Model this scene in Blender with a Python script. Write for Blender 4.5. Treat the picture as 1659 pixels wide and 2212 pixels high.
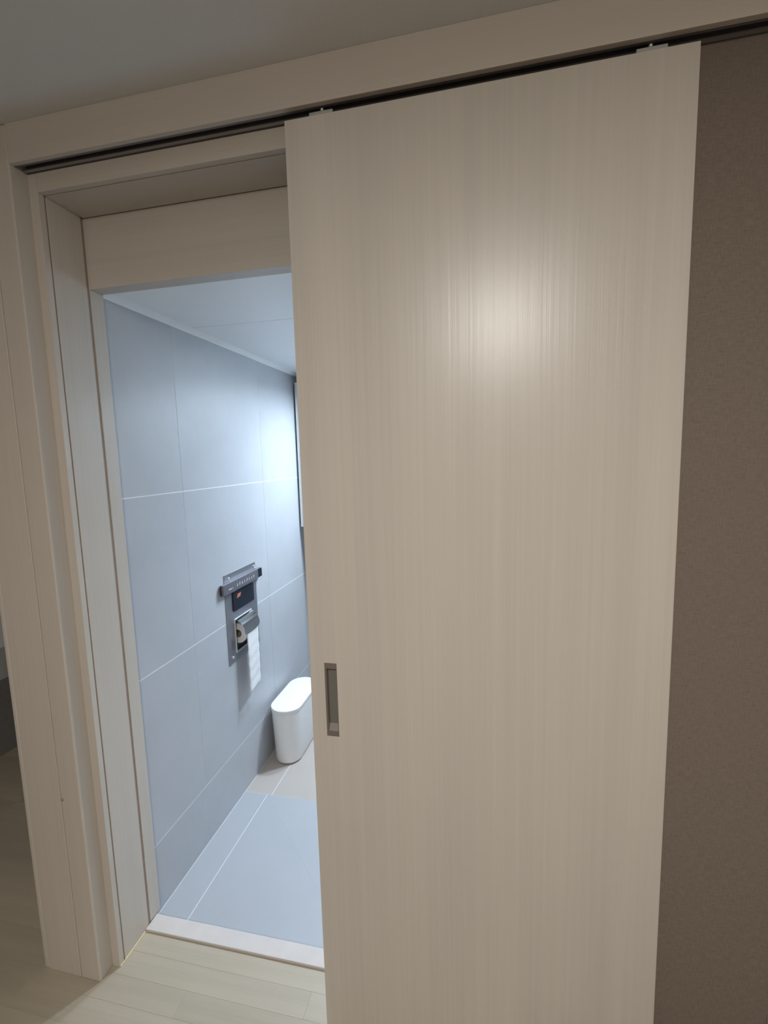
import bpy, bmesh, math, random
from mathutils import Vector, Matrix

# ---------------------------------------------------------------- clear
for o in list(bpy.data.objects):
    bpy.data.objects.remove(o, do_unlink=True)
scene = bpy.context.scene
COL = scene.collection
random.seed(7)

# ---------------------------------------------------------------- camera
F_PX, IMG_W = 1003.1, 1659.0
YAW, PITCH, ROLL = 0.2158, -0.1181, -0.0267
CAM = Vector((0.413, -1.005, 1.536))
fwd = Vector((-math.sin(YAW) * math.cos(PITCH), math.cos(YAW) * math.cos(PITCH), math.sin(PITCH)))
rgt = Vector((math.cos(YAW), math.sin(YAW), 0))
up0 = rgt.cross(fwd)
r2 = rgt * math.cos(ROLL) + up0 * math.sin(ROLL)
u2 = up0 * math.cos(ROLL) - rgt * math.sin(ROLL)
cd = bpy.data.cameras.new('camera')
cam = bpy.data.objects.new('camera', cd)
COL.objects.link(cam)
cam.matrix_world = Matrix(((r2.x, u2.x, -fwd.x, CAM.x), (r2.y, u2.y, -fwd.y, CAM.y), (r2.z, u2.z, -fwd.z, CAM.z), (0, 0, 0, 1)))
cd.sensor_fit = 'HORIZONTAL'
cd.sensor_width = 36.0
cd.lens = F_PX / IMG_W * 36.0
cd.clip_start = 0.02
scene.camera = cam

# ---------------------------------------------------------------- world, exposure
wd = bpy.data.worlds.new('world')
scene.world = wd
wd.use_nodes = True
wd.node_tree.nodes['Background'].inputs[0].default_value = (0.9, 0.92, 1.0, 1)
wd.node_tree.nodes['Background'].inputs[1].default_value = 0.02
vs = scene.view_settings
vs.view_transform = 'Standard'
vs.look = 'None'
vs.exposure = 1.0
vs.gamma = 1.0
vs.use_curve_mapping = False
HALL_W = 19.8          # hall ceiling dome light
HALL_COL = (1.0, 0.962, 0.915)
BATH_W = 11.9          # each bathroom downlight
BATH_COL = (0.72, 0.86, 1.0)

# ---------------------------------------------------------------- materials
def s2l(c):
    return tuple(((v / 255.0) / 12.92 if v / 255.0 <= 0.04045 else ((v / 255.0 + 0.055) / 1.055) ** 2.4) for v in c)

def new_mat(name):
    m = bpy.data.materials.new(name)
    m.use_nodes = True
    return m, m.node_tree, m.node_tree.nodes['Principled BSDF']

def plain(name, col, rough=0.5, metal=0.0, var=0.04, scale=30.0, bump=0.0, emit=None, es=0.0):
    m, t, b = new_mat(name)
    b.inputs['Roughness'].default_value = rough
    b.inputs['Metallic'].default_value = metal
    tc = t.nodes.new('ShaderNodeTexCoord')
    n = t.nodes.new('ShaderNodeTexNoise')
    n.inputs['Scale'].default_value = scale
    n.inputs['Detail'].default_value = 5
    t.links.new(tc.outputs['Object'], n.inputs['Vector'])
    r = t.nodes.new('ShaderNodeValToRGB')
    r.color_ramp.elements[0].position = 0.3
    r.color_ramp.elements[1].position = 0.7
    r.color_ramp.elements[0].color = tuple(c * (1 - var) for c in col) + (1,)
    r.color_ramp.elements[1].color = tuple(min(1, c * (1 + var)) for c in col) + (1,)
    t.links.new(n.outputs['Fac'], r.inputs['Fac'])
    t.links.new(r.outputs['Color'], b.inputs['Base Color'])
    if bump:
        bp = t.nodes.new('ShaderNodeBump')
        bp.inputs['Strength'].default_value = bump
        bp.inputs['Distance'].default_value = 0.002
        t.links.new(n.outputs['Fac'], bp.inputs['Height'])
        t.links.new(bp.outputs['Normal'], b.inputs['Normal'])
    if emit:
        b.inputs['Emission Color'].default_value = tuple(emit) + (1,)
        b.inputs['Emission Strength'].default_value = es
    return m

def grain(name, col, axis='z', rough=0.4, var=0.10, fine=150.0, bump=0.15, spec=0.5, long=1.2):
    """laminate with straight grain running along an axis"""
    m, t, b = new_mat(name)
    b.inputs['Roughness'].default_value = rough
    b.inputs['Specular IOR Level'].default_value = spec
    tc = t.nodes.new('ShaderNodeTexCoord')
    mp = t.nodes.new('ShaderNodeMapping')
    sc = {'z': (fine, fine, long), 'x': (long, fine, fine), 'y': (fine, long, fine)}[axis]
    mp.inputs['Scale'].default_value = sc
    t.links.new(tc.outputs['Object'], mp.inputs['Vector'])
    n = t.nodes.new('ShaderNodeTexNoise')
    n.inputs['Scale'].default_value = 1.0
    n.inputs['Detail'].default_value = 4
    n.inputs['Roughness'].default_value = 0.6
    t.links.new(mp.outputs['Vector'], n.inputs['Vector'])
    mp2 = t.nodes.new('ShaderNodeMapping')
    mp2.inputs['Scale'].default_value = tuple(s * 0.12 if s > 5 else s * 0.6 for s in sc)
    t.links.new(tc.outputs['Object'], mp2.inputs['Vector'])
    n2 = t.nodes.new('ShaderNodeTexNoise')
    n2.inputs['Scale'].default_value = 1.0
    n2.inputs['Detail'].default_value = 3
    t.links.new(mp2.outputs['Vector'], n2.inputs['Vector'])
    mx = t.nodes.new('ShaderNodeMath')
    mx.operation = 'ADD'
    t.links.new(n.outputs['Fac'], mx.inputs[0])
    t.links.new(n2.outputs['Fac'], mx.inputs[1])
    hf = t.nodes.new('ShaderNodeMath')
    hf.operation = 'MULTIPLY'
    hf.inputs[1].default_value = 0.5
    t.links.new(mx.outputs[0], hf.inputs[0])
    r = t.nodes.new('ShaderNodeValToRGB')
    r.color_ramp.elements[0].position = 0.32
    r.color_ramp.elements[1].position = 0.66
    r.color_ramp.elements[0].color = tuple(c * (1 - var) for c in col) + (1,)
    r.color_ramp.elements[1].color = tuple(min(1, c * (1 + var * 0.7)) for c in col) + (1,)
    t.links.new(hf.outputs[0], r.inputs['Fac'])
    t.links.new(r.outputs['Color'], b.inputs['Base Color'])
    bp = t.nodes.new('ShaderNodeBump')
    bp.inputs['Strength'].default_value = bump
    bp.inputs['Distance'].default_value = 0.0006
    t.links.new(n.outputs['Fac'], bp.inputs['Height'])
    t.links.new(bp.outputs['Normal'], b.inputs['Normal'])
    return m

LAM = (0.525, 0.48, 0.418)
M = {}
M['door'] = grain('door laminate', (0.54, 0.502, 0.445), 'z', rough=0.335, var=0.065, bump=0.42)
M['frame_v'] = grain('frame laminate upright', LAM, 'z', rough=0.42, var=0.06, bump=0.12)
M['frame_x'] = grain('frame laminate lengthwise', LAM, 'x', rough=0.42, var=0.06, bump=0.12)
M['pelmet'] = grain('pelmet laminate', LAM, 'x', rough=0.5, var=0.05, bump=0.1)
M['groove'] = plain('brown seam filler', (0.11, 0.07, 0.055), 0.8)
M['seam'] = plain('brown joint filler', (0.30, 0.225, 0.185), 0.7)
M['silicone'] = plain('yellowed silicone bead', (0.75, 0.62, 0.34), 0.4)
M['ceil'] = plain('hall ceiling paper', (0.66, 0.67, 0.66), 0.9, var=0.03, scale=300, bump=0.1)
M['paper'] = plain('beige wall paper', (0.50, 0.44, 0.37), 0.9, var=0.03, scale=200)
M['sub'] = plain('plain subfloor', (0.16, 0.13, 0.10), 0.8)
M['bath_ceil'] = plain('white bathroom ceiling panel', (0.90, 0.93, 0.95), 0.35, var=0.01)
M['bath_trim'] = plain('white plastic cove', (0.84, 0.86, 0.87), 0.35, var=0.01)
M['grout'] = plain('white grout', (0.80, 0.82, 0.84), 0.8, var=0.05, scale=80)
M['marble'] = plain('cream stone threshold', (0.60, 0.555, 0.525), 0.25, var=0.04, scale=14)
M['alu'] = plain('dark aluminium track', (0.16, 0.155, 0.165), 0.5, 0.3, var=0.02)
M['alu_l'] = plain('pale aluminium lip', (0.34, 0.33, 0.33), 0.45, 0.7, var=0.02)
M['zinc'] = plain('zinc bracket', (0.55, 0.56, 0.55), 0.4, 0.7, var=0.05)
M['pull'] = plain('satin taupe metal', (0.27, 0.235, 0.21), 0.42, 0.55, var=0.03, scale=200)
M['pull_in'] = plain('satin pocket lining', (0.23, 0.215, 0.19), 0.5, 0.45, var=0.03, scale=200)
M['steel'] = plain('brushed steel', (0.42, 0.43, 0.47), 0.38, 0.85, var=0.06, scale=120)
M['lip'] = plain('polished steel edge', (0.72, 0.73, 0.75), 0.45, 0.3, var=0.01)
M['chrome'] = plain('chrome', (0.80, 0.82, 0.84), 0.10, 1.0, var=0.01)
M['remote'] = plain('grey metallic plastic', (0.17, 0.165, 0.19), 0.4, 0.35, var=0.03)
M['remote_d'] = plain('dark plastic', (0.025, 0.02, 0.03), 0.3)
M['glass_d'] = plain('dark display glass', (0.012, 0.016, 0.028), 0.15)
M['orange'] = plain('orange display digits', (0.36, 0.14, 0.06), 0.5, emit=(1.0, 0.35, 0.12), es=0.02)
M['print'] = plain('pale print', (0.62, 0.66, 0.68), 0.5)
M['print_g'] = plain('mint print', (0.55, 0.74, 0.68), 0.5)
M['tissue'] = plain('white tissue', (0.72, 0.72, 0.73), 0.95, var=0.05, scale=160, bump=0.5)
M['card'] = plain('brown card core', (0.36, 0.27, 0.19), 0.9)
M['white_pl'] = plain('white plastic', (0.76, 0.765, 0.765), 0.35, var=0.01)
M['white_lid'] = plain('glossy white plastic', (0.80, 0.81, 0.81), 0.25, var=0.01)
M['base_shade'] = plain('dark shade under bin', (0.06, 0.06, 0.06), 0.7)  # shadow line under the waste bin, as a dark colour
M['mirror'] = plain('mirror', (0.86, 0.90, 0.92), 0.03, 1.0, var=0.005)
M['cab'] = plain('white cabinet board', (0.78, 0.82, 0.84), 0.35, var=0.01)
M['outlet'] = plain('ivory outlet plastic', (0.55, 0.56, 0.48), 0.4, var=0.02)
M['grey_unit'] = plain('charcoal board', (0.20, 0.19, 0.185), 0.6, var=0.06, scale=60)
M['pale_unit'] = plain('pale grey board', (0.44, 0.47, 0.46), 0.6, var=0.03)
M['white_unit'] = plain('white board', (0.78, 0.82, 0.84), 0.5, var=0.02)
M['lamp_ring'] = plain('white lamp ring', (0.8, 0.8, 0.8), 0.4, var=0.01)
M['lamp_hall'] = plain('warm lamp lens', (0.9, 0.9, 0.9), 0.5, emit=(1, 0.9, 0.78), es=6)
M['lamp_bath'] = plain('cool lamp lens', (0.9, 0.9, 0.9), 0.5, emit=(0.8, 0.91, 1), es=8)

def fabric(name, col):
    m, t, b = new_mat(name)
    b.inputs['Roughness'].default_value = 0.85
    tc = t.nodes.new('ShaderNodeTexCoord')
    hs = []
    for sc in ((60, 60, 420), (380, 380, 70)):
        mp = t.nodes.new('ShaderNodeMapping')
        mp.inputs['Scale'].default_value = sc
        t.links.new(tc.outputs['Object'], mp.inputs['Vector'])
        n = t.nodes.new('ShaderNodeTexNoise')
        n.inputs['Scale'].default_value = 1
        n.inputs['Detail'].default_value = 3
        t.links.new(mp.outputs['Vector'], n.inputs['Vector'])
        hs.append(n)
    ad = t.nodes.new('ShaderNodeMath')
    ad.operation = 'ADD'
    t.links.new(hs[0].outputs['Fac'], ad.inputs[0])
    t.links.new(hs[1].outputs['Fac'], ad.inputs[1])
    hf = t.nodes.new('ShaderNodeMath')
    hf.operation = 'MULTIPLY'
    hf.inputs[1].default_value = 0.5
    t.links.new(ad.outputs[0], hf.inputs[0])
    r = t.nodes.new('ShaderNodeValToRGB')
    r.color_ramp.elements[0].position = 0.3
    r.color_ramp.elements[1].position = 0.7
    r.color_ramp.elements[0].color = tuple(c * 0.80 for c in col) + (1,)
    r.color_ramp.elements[1].color = tuple(c * 1.18 for c in col) + (1,)
    t.links.new(hf.outputs[0], r.inputs['Fac'])
    t.links.new(r.outputs['Color'], b.inputs['Base Color'])
    bp = t.nodes.new('ShaderNodeBump')
    bp.inputs['Strength'].default_value = 0.3
    bp.inputs['Distance'].default_value = 0.001
    t.links.new(hf.outputs[0], bp.inputs['Height'])
    t.links.new(bp.outputs['Normal'], b.inputs['Normal'])
    return m
M['wallpaper'] = fabric('brown woven wall paper', (0.175, 0.140, 0.112))

def tile_mat(name, col, rough, var=0.05):
    m, t, b = new_mat(name)
    b.inputs['Roughness'].default_value = rough
    tc = t.nodes.new('ShaderNodeTexCoord')
    n = t.nodes.new('ShaderNodeTexNoise')
    n.inputs['Scale'].default_value = 3.5
    n.inputs['Detail'].default_value = 8
    n.inputs['Roughness'].default_value = 0.62
    t.links.new(tc.outputs['Object'], n.inputs['Vector'])
    oi = t.nodes.new('ShaderNodeObjectInfo')
    ad = t.nodes.new('ShaderNodeMath')
    ad.operation = 'MULTIPLY_ADD'
    ad.inputs[1].default_value = 0.12
    t.links.new(oi.outputs['Random'], ad.inputs[0])
    t.links.new(n.outputs['Fac'], ad.inputs[2])
    r = t.nodes.new('ShaderNodeValToRGB')
    r.color_ramp.elements[0].position = 0.35
    r.color_ramp.elements[1].position = 0.75
    r.color_ramp.elements[0].color = tuple(c * (1 - var) for c in col) + (1,)
    r.color_ramp.elements[1].color = tuple(c * (1 + var) for c in col) + (1,)
    t.links.new(ad.outputs[0], r.inputs['Fac'])
    t.links.new(r.outputs['Color'], b.inputs['Base Color'])
    return m
M['tile'] = tile_mat('grey wall tile', (0.425, 0.445, 0.475), 0.42)
M['ftile'] = tile_mat('cool veiled floor tile', (0.39, 0.41, 0.44), 0.4, 0.03)  # same tile as the far ones, with a cool exposure veil in its colour
M['ftile_far'] = tile_mat('warm grey floor tile', (0.44, 0.40, 0.37), 0.5, 0.03)

def plank_mat():
    m = grain('pale oak plank', (0.42, 0.37, 0.285), 'x', rough=0.4, var=0.10, fine=60.0, bump=0.08, long=2.5)
    t = m.node_tree
    b = t.nodes['Principled BSDF']
    src = b.inputs['Base Color'].links[0].from_socket
    oi = t.nodes.new('ShaderNodeObjectInfo')
    hsv = t.nodes.new('ShaderNodeHueSaturation')
    mr = t.nodes.new('ShaderNodeMapRange')
    mr.inputs['To Min'].default_value = 0.93
    mr.inputs['To Max'].default_value = 1.06
    t.links.new(oi.outputs['Random'], mr.inputs['Value'])
    t.links.new(mr.outputs['Result'], hsv.inputs['Value'])
    t.links.new(src, hsv.inputs['Color'])
    t.links.new(hsv.outputs['Color'], b.inputs['Base Color'])
    return m
M['plank'] = plank_mat()

# ---------------------------------------------------------------- helpers
def link(name, bm, mat, parent=None, base=(0, 0, 0), smooth=False):
    """bm in world coordinates; stored relative to base"""
    bmesh.ops.recalc_face_normals(bm, faces=bm.faces[:])
    bv = Vector(base)
    for v in bm.verts:
        v.co -= bv
    me = bpy.data.meshes.new(name)
    bm.to_mesh(me)
    bm.free()
    me.materials.append(mat)
    if smooth:
        for p in me.polygons:
            p.use_smooth = True
    o = bpy.data.objects.new(name, me)
    COL.objects.link(o)
    if parent is not None:
        pb = Vector(parent.get('_b', (0, 0, 0)))
        o.parent = parent
        o.location = bv - pb
    else:
        o.location = bv
    o['_b'] = tuple(bv)
    return o

def thing(name, base, label, cat, group=None):
    o = bpy.data.objects.new(name, None)
    o.empty_display_size = 0.05
    COL.objects.link(o)
    o.location = base
    o['_b'] = tuple(base)
    tag(o, label, cat, group)
    return o

def tag(o, label, cat, group=None, kind=None):
    o['label'] = label
    o['category'] = cat
    if group:
        o['group'] = group
    if kind:
        o['kind'] = kind
    return o

def bx(bm, x0, x1, y0, y1, z0, z1):
    vs_ = [bm.verts.new((x, y, z)) for x in (x0, x1) for y in (y0, y1) for z in (z0, z1)]
    for f in ((0, 1, 3, 2), (4, 6, 7, 5), (0, 4, 5, 1), (2, 3, 7, 6), (0, 2, 6, 4), (1, 5, 7, 3)):
        bm.faces.new([vs_[i] for i in f])

def box(name, x0, x1, y0, y1, z0, z1, mat, parent=None, bev=0.0, seg=2):
    bm = bmesh.new()
    bx(bm, x0, x1, y0, y1, z0, z1)
    if bev:
        bmesh.ops.bevel(bm, geom=bm.edges[:], offset=bev, segments=seg, affect='EDGES', profile=0.5)
    return link(name, bm, mat, parent, ((x0 + x1) / 2, (y0 + y1) / 2, z0))

def boxes(name, lst, mat, parent=None, base=None):
    bm = bmesh.new()
    for b in lst:
        bx(bm, *b)
    if base is None:
        b = lst[0]
        base = ((b[0] + b[1]) / 2, (b[2] + b[3]) / 2, b[4])
    return link(name, bm, mat, parent, base)

def holed(name, us, vsx, d0, d1, to3, mat, parent, base):
    """slab with one rectangular hole: us, vsx are 4 grid stops each; d0/d1 faces; to3(u, v, d)"""
    bm = bmesh.new()
    g = {}
    for k, d in enumerate((d0, d1)):
        for i in range(4):
            for j in range(4):
                g[i, j, k] = bm.verts.new(to3(us[i], vsx[j], d))
    for k in (0, 1):
        for i in range(3):
            for j in range(3):
                if (i, j) != (1, 1):
                    bm.faces.new([g[i, j, k], g[i + 1, j, k], g[i + 1, j + 1, k], g[i, j + 1, k]])
    for i in range(3):
        for j in (0, 3):
            bm.faces.new([g[i, j, 0], g[i + 1, j, 0], g[i + 1, j, 1], g[i, j, 1]])
            bm.faces.new([g[j, i, 0], g[j, i + 1, 0], g[j, i + 1, 1], g[j, i, 1]])
    for j in (1, 2):
        bm.faces.new([g[1, j, 0], g[2, j, 0], g[2, j, 1], g[1, j, 1]])
        bm.faces.new([g[j, 1, 0], g[j, 2, 0], g[j, 2, 1], g[j, 1, 1]])
    return link(name, bm, mat, parent, base)

def prism(name, pts, axis, a0, a1, mat, parent=None, bev=0.0, base=None, smooth=False):
    """extrude a 2D outline along an axis; pts are the two other coordinates in x,y,z order"""
    def p3(p, a):
        return {'x': (a, p[0], p[1]), 'y': (p[0], a, p[1]), 'z': (p[0], p[1], a)}[axis]
    bm = bmesh.new()
    lo = [bm.verts.new(p3(p, a0)) for p in pts]
    hi = [bm.verts.new(p3(p, a1)) for p in pts]
    n = len(pts)
    if base is None:
        base = lo[0].co.copy()
    bm.faces.new(lo)
    bm.faces.new(hi[::-1])
    for i in range(n):
        bm.faces.new([lo[i], lo[(i + 1) % n], hi[(i + 1) % n], hi[i]])
    if bev:
        bm.edges.ensure_lookup_table()
        bmesh.ops.recalc_face_normals(bm, faces=bm.faces[:])
        ed = [e for e in bm.edges if len(e.link_faces) == 2 and e.calc_face_angle(0) > 1.0]
        bmesh.ops.bevel(bm, geom=ed, offset=bev, segments=2, affect='EDGES', profile=0.5)
    return link(name, bm, mat, parent, base, smooth)

def rrect(u0, u1, v0, v1, r, n=5):
    pts = []
    for cx, cy, a in ((u1 - r, v1 - r, 0), (u0 + r, v1 - r, 90), (u0 + r, v0 + r, 180), (u1 - r, v0 + r, 270)):
        for k in range(n + 1):
            t = math.radians(a + 90.0 * k / n)
            pts.append((cx + r * math.cos(t), cy + r * math.sin(t)))
    return pts

def lathe(name, prof, center, axis, mat, parent, n=24):
    """prof: (radius, offset along axis)"""
    bm = bmesh.new()
    rings = []
    for r, h in prof:
        ring = []
        for k in range(n):
            t = 2 * math.pi * k / n
            a, b = r * math.cos(t), r * math.sin(t)
            p = {'x': (h, a, b), 'y': (a, h, b), 'z': (a, b, h)}[axis]
            ring.append(bm.verts.new(Vector(center) + Vector(p)))
        rings.append(ring)
    for i in range(len(rings) - 1):
        for k in range(n):
            bm.faces.new([rings[i][k], rings[i][(k + 1) % n], rings[i + 1][(k + 1) % n], rings[i + 1][k]])
    if prof[0][0] > 1e-4:
        bm.faces.new(rings[0])
    if prof[-1][0] > 1e-4:
        bm.faces.new(rings[-1][::-1])
    bmesh.ops.remove_doubles(bm, verts=bm.verts[:], dist=1e-5)
    return link(name, bm, mat, parent, center, smooth=True)

# ---------------------------------------------------------------- measured planes
XR, ZD = 0.783, 2.2445             # sliding door
YC, YG, XJ, ZS = 0.040, 0.057, -0.6847, 2.2189   # casing front, seam, jamb face, head soffit
YB, ZT, YR = 0.1755, 2.0307, 0.2234              # transom front, transom bottom, jamb rear
XJ2 = 0.055                                      # right-hand jamb (behind the door)
YTH, ZTH, YT2 = 0.1509, 0.008, 0.2057            # threshold
XW, ZF, ZBC = -0.6977, -0.02, 2.040              # bathroom wall, floor, ceiling
YP, ZP, ZC, XD = -0.007, 2.2634, 2.3518, -0.711  # pelmet / pilaster
YBW, XBR = 1.80, 1.30                            # bathroom back and right walls

# ---------------------------------------------------------------- hall shell
floor = tag(boxes('floor', [(-2.75, 2.2, -2.8, YTH, -0.06, -0.010), (-2.75, -0.917, YTH, 3.0, -0.06, -0.010)], M['sub'], base=(0, -1, -0.06)),
            'pale oak plank floor of the hall in front of the bathroom', 'floor', kind='structure')
ceil = tag(box('ceiling', -2.75, 2.2, -2.8, 3.0, ZC, ZC + 0.08, M['ceil']),
           'plain grey hall ceiling above the sliding door', 'ceiling', kind='structure')
tag(boxes('wall_front', [(XJ2 + 0.012, 2.2, YC, YR, -0.01, ZC), (XD, XJ2 + 0.012, YC, YR, ZP + 0.001, ZC)], M['wallpaper'], base=(1, YC, 0)),
    'dark brown woven wallpaper wall beside the open sliding door', 'wall', kind='structure')
tag(box('wall_right', 2.2, 2.3, -2.8, YR, -0.01, ZC, M['paper']), 'beige hall wall at the right end', 'wall', kind='structure')
tag(box('wall_rear', -2.75, 2.2, -2.9, -2.8, -0.01, ZC, M['paper']), 'beige hall wall behind the viewer', 'wall', kind='structure')
tag(box('wall_far_left', -2.85, -2.75, -2.8, 3.0, -0.01, ZC, M['paper']), 'beige far wall of the left room', 'wall', kind='structure')
tag(box('wall_left_end', -2.75, -0.917, 3.0, 3.1, -0.01, ZC, M['paper']), 'beige end wall of the left room', 'wall', kind='structure')

# planks: children of the floor, only where the picture shows the floor
PW, PL = 0.068, 0.78
def plank_mesh(width):
    bm = bmesh.new()
    bx(bm, -PL / 2 + 0.0001, PL / 2 - 0.0001, -width / 2 + 0.0001, width / 2 - 0.0001, 0, 0.0095)
    bmesh.ops.bevel(bm, geom=[e for e in bm.edges if min(v.co.z for v in e.verts) > 0.005], offset=0.0003, segments=1, affect='EDGES')
    me = bpy.data.meshes.new('plank')
    bm.to_mesh(me)
    bm.free()
    me.materials.append(M['plank'])
    return me
fb = Vector(floor['_b'])
def plank(x, y, me):
    o = bpy.data.objects.new('plank', me)
    COL.objects.link(o)
    o.parent = floor
    o.location = Vector((x, y, -0.0097)) - fb
SEAM = 0.0905                      # first long seam in front of the threshold
pme, pme0 = plank_mesh(PW), plank_mesh(YTH - 0.001 - SEAM)
for row in range(9):
    w = PW if row else YTH - 0.001 - SEAM
    y = SEAM - PW * (row - 0.5) if row else SEAM + w / 2
    joint = (-0.70, -0.08, -0.44, -0.93, -0.27)[row % 5]
    x = joint + PL / 2
    while x + PL / 2 > -2.35:
        x -= PL
    x += PL
    while x - PL / 2 < 0.30:
        plank(x, y, pme if row else pme0)
        x += PL
y = YTH - 0.001 + PW / 2
row = 0
while y < 1.25:
    x = -0.918 - PL / 2
    while x > -2.4:
        plank(x, y, pme)
        x -= PL
    y += PW
    row += 1

# ---------------------------------------------------------------- partition between bathroom and left room, with the tissue niche
NY0, NY1, NZ0, NZ1 = 0.832, 0.978, 0.672, 0.820     # niche opening
wl = holed('wall_left', (0.06, NY0 - 0.002, NY1 + 0.002, 1.95), (-0.05, NZ0 - 0.002, NZ1 + 0.002, ZC), -0.900, XW - 0.0007,
           lambda u, v, d: (d, u, v), M['grout'], None, (-0.80, 0.06, -0.05))
tag(wl, 'grey large-format tiled wall at the left of the bathroom', 'wall', kind='structure')
G = 0.0016   # half joint
YS = [YR - 0.03, 0.5385, 1.1884, YBW]
ZSs = [ZF, 0.2231, 0.825, 1.427, 2.029]
for j in range(4):
    for i in range(3):
        y0, y1 = YS[i] + (G * 0.6 if i else 0), YS[i + 1] - G * 0.6
        z0, z1 = ZSs[j] + (G if j else 0.001), ZSs[j + 1] - G
        if j == 1 and i == 1:
            holed('tile', (y0, NY0 - 0.002, NY1 + 0.002, y1), (z0, NZ0 - 0.002, NZ1 + 0.002, z1), XW - 0.008, XW,
                  lambda u, v, d: (d, u, v), M['tile'], wl, (XW, (y0 + y1) / 2, z0))
        else:
            box('tile', XW - 0.008, XW, y0, y1, z0, z1, M['tile'], wl)

# pilaster: boarded end of the partition, left of the bathroom door
tr = tag(box('trim_1', -0.899, XD - 0.002, YP + 0.012, 0.06, -0.005, ZC, M['frame_v']),
         'beige boarded wall end left of the bathroom door', 'trim', kind='structure')
box('board', -0.7785, XD, YP, 0.0585, 0.0, ZC - 0.001, M['frame_v'], tr, 0.003)
box('board', -0.899, -0.7808, YP + 0.001, YP + 0.016, 0.0, ZC - 0.001, M['frame_v'], tr, 0.0015)
box('edge_lip', -0.917, -0.9005, YP + 0.003, 1.95, 0.0, ZC - 0.001, M['frame_v'], tr, 0.004)
sc_ = lathe('nail_cap', [(0.0, -0.004), (0.003, -0.0035), (0.0045, -0.001), (0.0045, 0.001)], (-0.772, YP, 0.585), 'y', M['seam'], tr, 12)

# pelmet over the sliding door
tag(box('trim_2', XD, 2.2, YP, 0.0055, ZP, ZC, M['pelmet'], None, 0.001),
    'long beige pelmet board under the hall ceiling hiding the door track', 'trim', kind='structure')

# ---------------------------------------------------------------- door frame
df = thing('trim_3', (XJ, YC, 0), 'beige laminate frame lining the bathroom doorway', 'door frame')
df['kind'] = 'structure'
box('stile', XD, XJ, YC, YG, 0.0, ZP, M['frame_v'], df, 0.001)
box('stile', XJ2, XJ2 + 0.011, YC - 0.004, YG, 0.0, ZP, M['frame_v'], df, 0.001)
box('head_casing', XJ + 0.0006, XJ2 - 0.0006, YC, YG, ZS, ZP, M['frame_x'], df, 0.0008)
# side linings and head lining, separated from the casing by a thin brown seam
box('jamb', XJ - 0.012, XJ - 0.0005, YG + 0.0055, YB - 0.0085, 0.001, ZS + 0.012, M['frame_v'], df, 0.0008)
box('jamb', XJ2 + 0.0005, XJ2 + 0.0115, YG + 0.0055, YB - 0.0085, 0.001, ZS + 0.012, M['frame_v'], df, 0.0008)
box('head_lining', XJ, XJ2, YG + 0.003, YB, ZS + 0.0005, ZS + 0.03, M['frame_x'], df, 0.0008)
box('seam', XJ - 0.014, XJ - 0.0022, YG - 0.001, YG + 0.007, 0, ZS + 0.01, M['seam'], df)
box('seam', XJ - 0.014, XJ - 0.0022, YB - 0.010, YB + 0.002, 0, ZS, M['seam'], df)
box('seam', XJ, XJ2, YG, YG + 0.003, ZS + 0.003, ZS + 0.012, M['seam'], df)
box('inner_jamb', XJ - 0.0125, XJ, YB + 0.001, YR, 0.0085, ZT - 0.0002, M['frame_v'], df, 0.0012)
box('inner_jamb', XJ2, XJ2 + 0.0115, YB + 0.001, YR, 0.0085, ZT - 0.0002, M['frame_v'], df, 0.0012)
box('transom_panel', XJ - 0.012, XJ2 + 0.0115, YB, YR, ZT, ZS, M['frame_x'], df, 0.001)
# yellow sealant at the foot of the left lining
box('sealant_bead', XJ - 0.0005, XJ + 0.0025, YC + 0.001, YTH - 0.001, 0.0002, 0.003, M['silicone'], df, 0.0008)

th = tag(box('trim_4', XJ + 0.0002, XJ2 - 0.0002, YTH, YT2, -0.03, ZTH, M['marble'], None, 0.002),
         'cream stone threshold strip at the bathroom doorway', 'threshold', kind='structure')

# ---------------------------------------------------------------- bathroom shell
bf = tag(box('floor_bathroom', XW - 0.008, XBR, YT2 + 0.0005, YBW, -0.07, ZF - 0.0006, M['grout']),
         'pale grey tiled bathroom floor behind the threshold', 'floor', kind='structure')
XG, YF = -0.584, 0.832
def ftile(pts, mat):
    prism('tile', pts, 'z', ZF - 0.0035, ZF, mat, bf, base=(pts[0][0], pts[0][1], ZF - 0.0035))
e = 0.0012
ftile([(XW + 0.0015, YT2 + 0.001), (XG - e, YT2 + 0.001), (XG - e, YF - e), (XW + 0.0015, YF - e)], M['ftile'])
x1 = XG + 0.60
# the square tile by the drain is cut along its diagonal
c = 0.0002
ftile([(XG + e, YT2 + 0.001), (x1 - e - c, YT2 + 0.001), (XG + e, YF - e - c)], M['ftile'])
ftile([(XG + e + c, YF - e), (x1 - e, YT2 + 0.001 + c), (x1 - e, YF - e)], M['ftile'])
ftile([(x1 + e, YT2 + 0.001), (XBR, YT2 + 0.001), (XBR, YF - e), (x1 + e, YF - e)], M['ftile'])
ftile([(XW + 0.0015, YF + e * .3), (XG + 0.02 - e, YF + e * .3), (XG + 0.02 - e, YBW), (XW + 0.0015, YBW)], M['ftile_far'])
ftile([(XG + 0.02 + e, YF + e * .3), (x1 - e, YF + e * .3), (x1 - e, YBW), (XG + 0.02 + e, YBW)], M['ftile_far'])
ftile([(x1 + e, YF + e * .3), (XBR, YF + e * .3), (XBR, YBW), (x1 + e, YBW)], M['ftile_far'])

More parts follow.
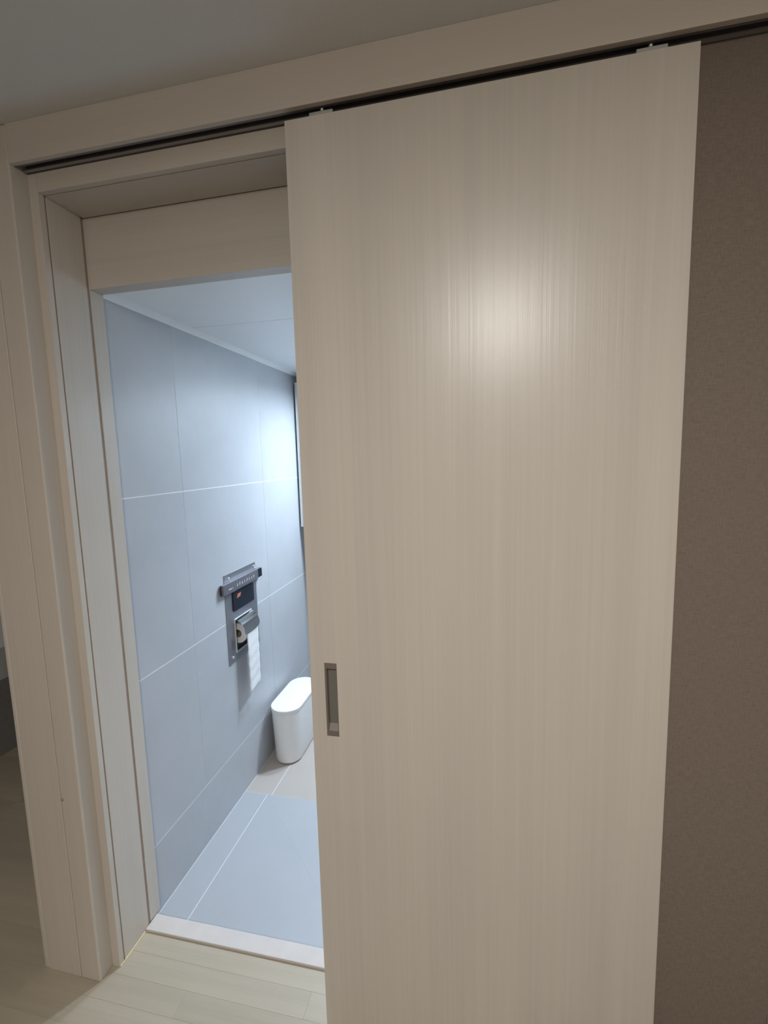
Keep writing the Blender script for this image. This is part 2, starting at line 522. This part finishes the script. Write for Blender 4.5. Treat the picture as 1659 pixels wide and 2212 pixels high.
bc = tag(box('ceiling_bathroom', XW - 0.008, XBR, YR + 0.0005, YBW, ZBC + 0.004, ZBC + 0.06, M['groove']),
         'white panelled bathroom ceiling', 'ceiling', kind='structure')
for (a, b) in ((YR + 0.001, 0.632), (0.6345, 1.235), (1.2375, YBW)):
    box('ceiling_panel', XW - 0.007, XBR, a, b, ZBC, ZBC + 0.004, M['bath_ceil'], bc)
cv = [(XW, ZBC - 0.014), (XW + 0.004, ZBC - 0.014), (XW + 0.010, ZBC - 0.009), (XW + 0.020, ZBC - 0.004), (XW + 0.030, ZBC), (XW, ZBC)]
prism('cove', cv, 'y', YR + 0.001, YBW - 0.001, M['bath_trim'], bc)
bb = tag(box('wall_back', XW - 0.008, XBR, YBW - 0.0073, YBW + 0.1, -0.07, ZC, M['grout']),
         'grey tiled back wall of the bathroom', 'wall', kind='structure')
XS = [XW + 0.001, -0.10, 0.50, XBR]
for j in range(4):
    for i in range(3):
        box('tile', XS[i] + G, XS[i + 1] - G, YBW - 0.008, YBW, ZSs[j] + (G if j else 0.001), ZSs[j + 1] - G, M['tile'], bb)
tag(box('wall_bathroom_right', XBR, XBR + 0.1, YR, YBW + 0.1, -0.07, ZC, M['tile']),
    'grey tiled right wall of the bathroom', 'wall', kind='structure')

# ---------------------------------------------------------------- sliding door
d = thing('door_1', (XR / 2, 0.016, 0.006), 'pale laminate sliding door panel with vertical grain, slid open', 'door')
d['kind'] = 'structure'
HX0, HX1, HZ0, HZ1 = 0.0365, 0.067, 0.865, 1.0505
PX0, PX1, PZ0, PZ1 = 0.0412, 0.0655, 0.878, 1.0365
holed('panel', (0, HX0 + 0.001, HX1 - 0.001, XR), (0.006, HZ0 + 0.001, HZ1 - 0.001, ZD), 0.0, 0.033, lambda u, v, dd: (u, dd, v), M['door'], d, (XR / 2, 0.016, 0.006))
fp = holed('flush_pull', (HX0, PX0, PX1, HX1), (HZ0, PZ0, PZ1, HZ1), -0.0012, 0.012, lambda u, v, dd: (u, dd, v), M['pull'], d, (HX0, 0, HZ0))
fp['label'] = 'recessed satin metal flush pull'
boxes('pocket', [(PX0 + .0001, PX1 - .0001, 0.0118, 0.0128, PZ0 + .0001, PZ1 - .0001)], M['pull_in'], fp)
prism('pocket_ramp', [(0.0115, PZ0 + 0.0002), (-0.0006, PZ0 + 0.0002), (0.0115, PZ0 + 0.0135)], 'x', PX0 + 0.0003, PX1 - 0.0003, M['pull_in'], fp)
for x0 in (0.053, 0.681):
    hb = box('hanger_bracket', x0, x0 + 0.052, 0.006, 0.026, ZD + 0.0002, ZD + 0.011, M['zinc'], d, 0.001)
    lathe('roller_bolt', [(0.004, 0), (0.004, 0.024)], (x0 + 0.026, 0.016, ZD + 0.011), 'z', M['zinc'], hb, 12)

# ---------------------------------------------------------------- track in the pelmet
tk = thing('door_track', (0.7, 0.02, ZP), 'dark aluminium sliding track above the door, behind the pelmet', 'door track')
tx0, tx1 = XD + 0.001, 2.19
boxes('channel', [(tx0, tx1, 0.006, 0.0075, ZP + 0.0005, ZP + 0.03), (tx0, tx1, 0.038, 0.0395, ZP + 0.0005, ZP + 0.03), (tx0, tx1, 0.006, 0.0395, ZP + 0.018, ZP + 0.032),
                  (tx0, tx1, 0.0075, 0.0115, ZP + 0.0005, ZP + 0.002)], M['alu'], tk)
boxes('running_lip', [(tx0, tx1, 0.0265, 0.0355, ZP + 0.0005, ZP + 0.003)], M['alu_l'], tk)

# ---------------------------------------------------------------- wall outlet at the lower right corner
oo = thing('wall_outlet', (1.08, YC, 0.165), 'ivory wall outlet low on the brown wallpaper, cut by the picture corner', 'outlet')
prism('plate', rrect(1.0235, 1.1435, 0.163, 0.283, 0.010), 'y', YC - 0.009, YC - 0.0003, M['outlet'], oo, 0.003)
prism('socket', [(1.0835 + 0.022 * math.cos(t * math.pi / 12), 0.223 + 0.022 * math.sin(t * math.pi / 12)) for t in range(24)], 'y', YC - 0.0105, YC - 0.009, M['outlet'], oo)

# ---------------------------------------------------------------- tissue holder with screen on the tiled wall
X0 = XW
h = thing('tissue_holder', (XW, 0.908, 0.632), 'brushed steel wall plate with dark screen and tissue niche on the grey tiles', 'tissue holder')
LY0, LY1, LZ0, LZ1 = 0.826, 0.984, 0.666, 0.842
pl = holed('plate', (0.769, NY0, NY1, 1.047), (0.632, NZ0, NZ1, 1.040), X0 + 0.0003, X0 + 0.0035, lambda u, v, dd: (dd, u, v), M['steel'], h, (X0, 0.908, 0.632))
# raised lip round the niche
t_ = 0.0045
boxes('lip', [(X0 + .0035, X0 + .007, NY0 - t_, NY0, NZ0 - t_, NZ1 + t_), (X0 + .0035, X0 + .007, NY1, NY1 + t_, NZ0 - t_, NZ1 + t_),
              (X0 + .0035, X0 + .007, NY0, NY1, NZ0 - t_, NZ0), (X0 + .0035, X0 + .007, NY0, NY1, NZ1, NZ1 + t_)], M['lip'], h)
dp = 0.055
boxes('niche', [(X0 - dp, X0 + .0003, NY0 - .0015, NY0, NZ0 - .0015, NZ1 + .0015), (X0 - dp, X0 + .0003, NY1, NY1 + .0015, NZ0 - .0015, NZ1 + .0015),
                (X0 - dp, X0 + .0003, NY0, NY1, NZ0 - .0015, NZ0), (X0 - dp, X0 + .0003, NY0, NY1, NZ1, NZ1 + .0015),
                (X0 - dp - .0015, X0 - dp, NY0 - .0015, NY1 + .0015, NZ0 - .0015, NZ1 + .0015)], M['chrome'], h)
# curved chrome cover over the roll
bm = bmesh.new()
N = 12
prof = []
for k in range(N + 1):
    t = k / N
    ang = math.radians(100 - 112 * t)
    prof.append((X0 - 0.008 + 0.058 * math.cos(ang), 0.764 + 0.060 * math.sin(ang)))
FY0, FY1 = 0.830, 0.972
def fl_w(t, s):   # rounded lower corners
    return 0.0 if t < 0.85 else (0.012 * ((t - 0.85) / 0.15) ** 2)
lay = []
for off in (0.0, 0.0016):
    rows = []
    for k, (px, pz) in enumerate(prof):
        t = k / N
        ang = math.radians(100 - 112 * t)
        ox, oz = off * math.cos(ang), off * math.sin(ang)
        w = fl_w(t, 0)
        rows.append([bm.verts.new((px + ox, FY0 + w, pz + oz)), bm.verts.new((px + ox, FY1 - w, pz + oz))])
    lay.append(rows)
for k in range(N):
    for L in lay:
        bm.faces.new([L[k][0], L[k + 1][0], L[k + 1][1], L[k][1]])
    for s in (0, 1):
        bm.faces.new([lay[0][k][s], lay[0][k + 1][s], lay[1][k + 1][s], lay[1][k][s]])
for k in (0, N):
    bm.faces.new([lay[0][k][0], lay[0][k][1], lay[1][k][1], lay[1][k][0]])
cvr = link('cover', bm, M['chrome'], h, (X0, 0.9, 0.76), smooth=False)
cvr['label'] = 'curved chrome cover'
# bidet-style control bar on the upper plate
BY0, BY1, BZ0, BZ1, BX1 = 0.729, 1.081, 0.961, 1.0065, X0 + 0.022
cb = box('control_bar', X0 + 0.0036, BX1 - 0.010, BY0, BY1, BZ0, BZ1, M['remote_d'], h, 0.002)
box('bar_front', BX1 - 0.010, BX1, BY0 + 0.001, BY1 - 0.041, BZ0 + 0.0003, BZ1 - 0.0003, M['remote'], cb, 0.0007)
box('bar_top', X0 + 0.005, BX1 - 0.001, BY0 + 0.002, BY1 - 0.002, BZ1 - 0.0002, BZ1 + 0.0012, M['steel'], cb, 0.0004)
prism('sensor_window', rrect(BY1 - 0.040, BY1 - 0.002, BZ0 + 0.003, BZ1 - 0.002, 0.003), 'x', BX1 - 0.010, BX1 - 0.0004, M['glass_d'], cb)
box('logo_print', BX1, BX1 + 0.0004, 0.771, 0.793, 0.9775, 0.9815, M['print_g'], cb)
box('logo_print', BX1, BX1 + 0.0004, 0.796, 0.808, 0.9785, 0.9805, M['print'], cb)
for k in range(8):
    y = 0.842 + 0.0218 * k
    z = 0.983
    w = 0.0042
    if k % 3 == 0:      # plain drop-like mark
        pts = [(y - w * .6, z - .006), (y + w * .5, z - .006), (y + w * .7, z + .001), (y + w * .2, z + .007), (y - w * .2, z + .001)]
    elif k % 3 == 1:    # seated figure mark
        pts = [(y - w, z - .006), (y + w * .2, z - .006), (y + w * .4, z - .001), (y + w, z + .001), (y + w * .9, z + .007), (y - w * .2, z + .006), (y - w * .5, z)]
    else:               # figure with spray mark
        pts = [(y - w * 1.2, z - .006), (y + w * 1.3, z - .006), (y + w * 1.1, z - .0035), (y + w * .4, z - .003), (y + w * .6, z + .006), (y - w * .2, z + .006), (y - w * .3, z - .003)]
    prism('icon', pts, 'x', BX1, BX1 + 0.0004, M['print'], cb)
scn = prism('screen', rrect(0.822, 1.012, 0.862, 0.9475, 0.006), 'x', X0 + 0.0035, X0 + 0.0085, M['glass_d'], h, 0.0008)
prism('digits', [(0.852, 0.9165), (0.884, 0.918), (0.893, 0.9355), (0.862, 0.934)], 'x', X0 + 0.0085, X0 + 0.0088, M['orange'], scn)
for (yy, zz) in ((0.800, 1.021), (1.031, 1.022), (0.794, 0.661), (1.022, 0.661)):
    lathe('screw', [(0.0065, 0.0), (0.0065, 0.004), (0.0050, 0.0075), (0.0022, 0.009), (0.0, 0.0092)], (X0 + 0.0034, yy, zz), 'x', M['chrome'], h, 16)

# the tissue roll in the niche with its hanging sheet
RC = (X0 - 0.003, 0.746)
tr_ = thing('tissue_roll', (RC[0], 0.913, RC[1] - 0.046), 'white toilet tissue roll in the steel niche with a long hanging sheet', 'tissue roll')
bm = bmesh.new()
RO, RI, RY0, RY1 = 0.0455, 0.019, 0.861, 0.967
rings = []
for (r, yy) in ((RI, RY0), (RO - .001, RY0), (RO, RY0 + .001), (RO, RY1 - .001), (RO - .001, RY1), (RI, RY1)):
    rings.append([bm.verts.new((RC[0] + r * math.cos(2 * math.pi * k / 32), yy, RC[1] + r * math.sin(2 * math.pi * k / 32))) for k in range(32)])
for i in range(6):
    for k in range(32):
        bm.faces.new([rings[i][k], rings[i][(k + 1) % 32], rings[(i + 1) % 6][(k + 1) % 32], rings[(i + 1) % 6][k]])
rl = link('roll', bm, M['tissue'], tr_, (RC[0], 0.913, RC[1]), smooth=False)
bm = bmesh.new()
rr = []
for (r, yy) in ((RI - .0002, RY0 + .0004), (RI - .0018, RY0 + .0004), (RI - .0018, RY1 - .0004), (RI - .0002, RY1 - .0004)):
    rr.append([bm.verts.new((RC[0] + r * math.cos(2 * math.pi * k / 24), yy, RC[1] + r * math.sin(2 * math.pi * k / 24))) for k in range(24)])
for i in range(4):
    for k in range(24):
        bm.faces.new([rr[i][k], rr[i][(k + 1) % 24], rr[(i + 1) % 4][(k + 1) % 24], rr[(i + 1) % 4][k]])
link('core', bm, M['card'], tr_, (RC[0], 0.913, RC[1]))
# sheet: leaves the roll at its front, hangs straight with a few soft ripples
bm = bmesh.new()
NY, NZ = 8, 40
ztop, zbot = RC[1] + 0.002, 0.468
fr, bk = [], []
for j in range(NZ + 1):
    t = j / NZ
    z = ztop + (zbot - ztop) * t
    ra, rb = [], []
    for i in range(NY + 1):
        s = i / NY
        yy = RY0 + 0.0005 + (RY1 - RY0 - 0.001) * s - 0.004 * t * (1 - s)
        xx = RC[0] + RO + 0.0014 + 0.0009 * math.sin(t * 34 + s * 2.5) * min(1, t * 4) + 0.003 * t * math.sin(s * 4.0 + 1)
        zz = z - 0.006 * (1 - s) * t
        ra.append(bm.verts.new((xx, yy, zz)))
        rb.append(bm.verts.new((xx - 0.0009, yy, zz)))
    fr.append(ra)
    bk.append(rb)
for j in range(NZ):
    for i in range(NY):
        bm.faces.new([fr[j][i], fr[j][i + 1], fr[j + 1][i + 1], fr[j + 1][i]])
        bm.faces.new([bk[j][i], bk[j + 1][i], bk[j + 1][i + 1], bk[j][i + 1]])
    for i in (0, NY):
        bm.faces.new([fr[j][i], fr[j + 1][i], bk[j + 1][i], bk[j][i]])
for j in (0, NZ):
    for i in range(NY):
        bm.faces.new([fr[j][i], fr[j][i + 1], bk[j][i + 1], bk[j][i]])
link('hanging_sheet', bm, M['tissue'], tr_, (RC[0] + RO, 0.913, 0.47), smooth=True)

# ---------------------------------------------------------------- white oval waste bin
def stadium(cx, cy, w, l, n=14):
    r = w / 2
    hl = l / 2 - r
    pts = []
    for k in range(n + 1):
        t = math.pi * k / n
        pts.append((cx + r * math.cos(t), cy + hl + r * math.sin(t)))
    for k in range(n + 1):
        t = math.pi + math.pi * k / n
        pts.append((cx + r * math.cos(t), cy - hl + r * math.sin(t)))
    return pts
def loft(name, secs, mat, parent, base):
    bm = bmesh.new()
    rings = [[bm.verts.new((p[0], p[1], z)) for p in stadium(*BC, w, l)] for (w, l, z) in secs]
    n = len(rings[0])
    for i in range(len(rings) - 1):
        for k in range(n):
            bm.faces.new([rings[i][k], rings[i][(k + 1) % n], rings[i + 1][(k + 1) % n], rings[i + 1][k]])
    bm.faces.new(rings[0][::-1])
    bm.faces.new(rings[-1])
    return link(name, bm, mat, parent, base, smooth=True)
BC = (-0.594, 1.215)
bn = thing('waste_bin', (BC[0], BC[1], ZF), 'white oval plastic waste bin with flat lid on the bathroom floor', 'waste bin')
ZL = 0.280
loft('base', [(0.120, 0.330, ZF + 0.0003), (0.124, 0.334, ZF + 0.003)], M['base_shade'], bn, (BC[0], BC[1], ZF))  # thin ring coloured dark to stand in for the bin's contact shadow
bd = loft('body', [(0.122, 0.332, ZF + 0.003), (0.133, 0.343, ZF + 0.007), (0.139, 0.349, ZF + 0.016), (0.157, 0.368, ZL - 0.030), (0.157, 0.368, ZL - 0.0215)], M['white_pl'], bn, (BC[0], BC[1], ZF + 0.003))
loft('rim', [(0.160, 0.372, ZL - 0.0213), (0.162, 0.374, ZL - 0.020), (0.162, 0.374, ZL - 0.0125), (0.160, 0.372, ZL - 0.0115)], M['white_pl'], bn, (BC[0], BC[1], ZL - 0.02))
loft('lid', [(0.158, 0.370, ZL - 0.0113), (0.164, 0.376, ZL - 0.0100), (0.165, 0.377, ZL - 0.006), (0.163, 0.375, ZL - 0.0025), (0.158, 0.370, ZL - 0.0005), (0.150, 0.362, ZL)], M['white_lid'], bn, (BC[0], BC[1], ZL - 0.011))

# ---------------------------------------------------------------- mirror cabinet on the back wall
CX0, CX1, CY0, CY1, CZ0, CZ1 = -0.688, 0.62, 1.630, YBW - 0.008, 1.125, 1.985
mc = thing('mirror_cabinet', ((CX0 + CX1) / 2, CY1, CZ0), 'wall cabinet with white edged doors beside the grey tiled bathroom wall', 'cabinet')
box('body', CX0, CX1, CY0 + 0.021, CY1 - 0.0003, CZ0 + 0.004, CZ1 - 0.004, M['cab'], mc, 0.001)
cw = (CX1 - CX0) / 3
for k in range(3):
    a, b = CX0 + k * cw + 0.001, CX0 + (k + 1) * cw - 0.001
    dr = box('door', a, b, CY0 + 0.003, CY0 + 0.0205, CZ0, CZ1, M['cab'], mc, 0.0015)
    box('mirror_pane', a + 0.022, b - 0.022, CY0, CY0 + 0.003, CZ0 + 0.022, CZ1 - 0.022, M['mirror'], dr)

# ---------------------------------------------------------------- low unit in the room at the left
lu = thing('low_cabinet', (-2.4, 1.3, 0), 'low charcoal unit with pale top rail seen past the left wall end', 'cabinet')
box('base_front', -2.70, -2.12, 0.3, 2.2, 0.0003, 0.398, M['grey_unit'], lu, 0.003)
box('rail', -2.70, -2.128, 0.3, 2.2, 0.3985, 0.566, M['pale_unit'], lu, 0.003)
box('top_panel', -2.70, -2.135, 0.3, 2.2, 0.5665, 0.80, M['white_unit'], lu, 0.004)

# ---------------------------------------------------------------- lamps
def downlight(name, loc, rad, lens_mat, label, watts, col, group=None, spread=180):
    L = thing(name, loc, label, 'ceiling light', group)
    x, y, z = loc
    lathe('ring', [(rad, 0.0), (rad + 0.010, -0.003), (rad + 0.012, 0.0), (rad + 0.012, 0.002), (rad, 0.002)], loc, 'z', M['lamp_ring'], L, 32)
    lathe('lens', [(0.0, -0.0012), (rad - 0.001, -0.0012), (rad - 0.001, 0.0015), (0.0, 0.0015)], loc, 'z', lens_mat, L, 32)
    ld = bpy.data.lights.new(name + '_light', 'AREA')
    ld.shape = 'DISK'
    ld.size = rad * 2
    ld.energy = watts
    ld.color = col
    ld.spread = math.radians(spread)
    lo = bpy.data.objects.new(name + '_light', ld)
    COL.objects.link(lo)
    lo.parent = L
    lo.location = (0, 0, -0.006)
    return L
# hall: shallow dome on the ceiling, shining mostly down and a little sideways
HL = (0.50, -1.80, ZC)
dl = thing('ceiling_light', HL, 'round white dome light on the hall ceiling', 'ceiling light')
lathe('rim', [(0.115, 0.0), (0.118, -0.012), (0.108, -0.014)], HL, 'z', M['lamp_ring'], dl, 32)
lathe('dome', [(0.108, -0.010), (0.100, -0.026), (0.075, -0.038), (0.04, -0.044), (0.0, -0.046)], HL, 'z', M['lamp_hall'], dl, 32)
for kind, watts, dz in (('AREA', HALL_W, -0.050), ('POINT', HALL_W * 0.36, -0.115)):
    ld = bpy.data.lights.new('dome_light', kind)
    ld.energy = watts
    ld.color = HALL_COL
    if kind == 'AREA':
        ld.shape = 'DISK'
        ld.size = 0.17
    else:
        ld.shadow_soft_size = 0.06
    lo = bpy.data.objects.new('dome_light', ld)
    COL.objects.link(lo)
    lo.parent = dl
    lo.location = (0, 0, dz)
downlight('downlight', (0.27, 1.56, ZBC - 0.0025), 0.06, M['lamp_bath'], 'round cool downlight in the bathroom ceiling before the right cabinet door', BATH_W, BATH_COL, spread=160)
downlight('downlight', (-0.12, 1.50, ZBC - 0.0025), 0.06, M['lamp_bath'], 'round cool downlight in the bathroom ceiling before the left cabinet door', BATH_W * 0.6, BATH_COL, spread=160)

for o in bpy.data.objects:
    if '_b' in o:
        del o['_b']
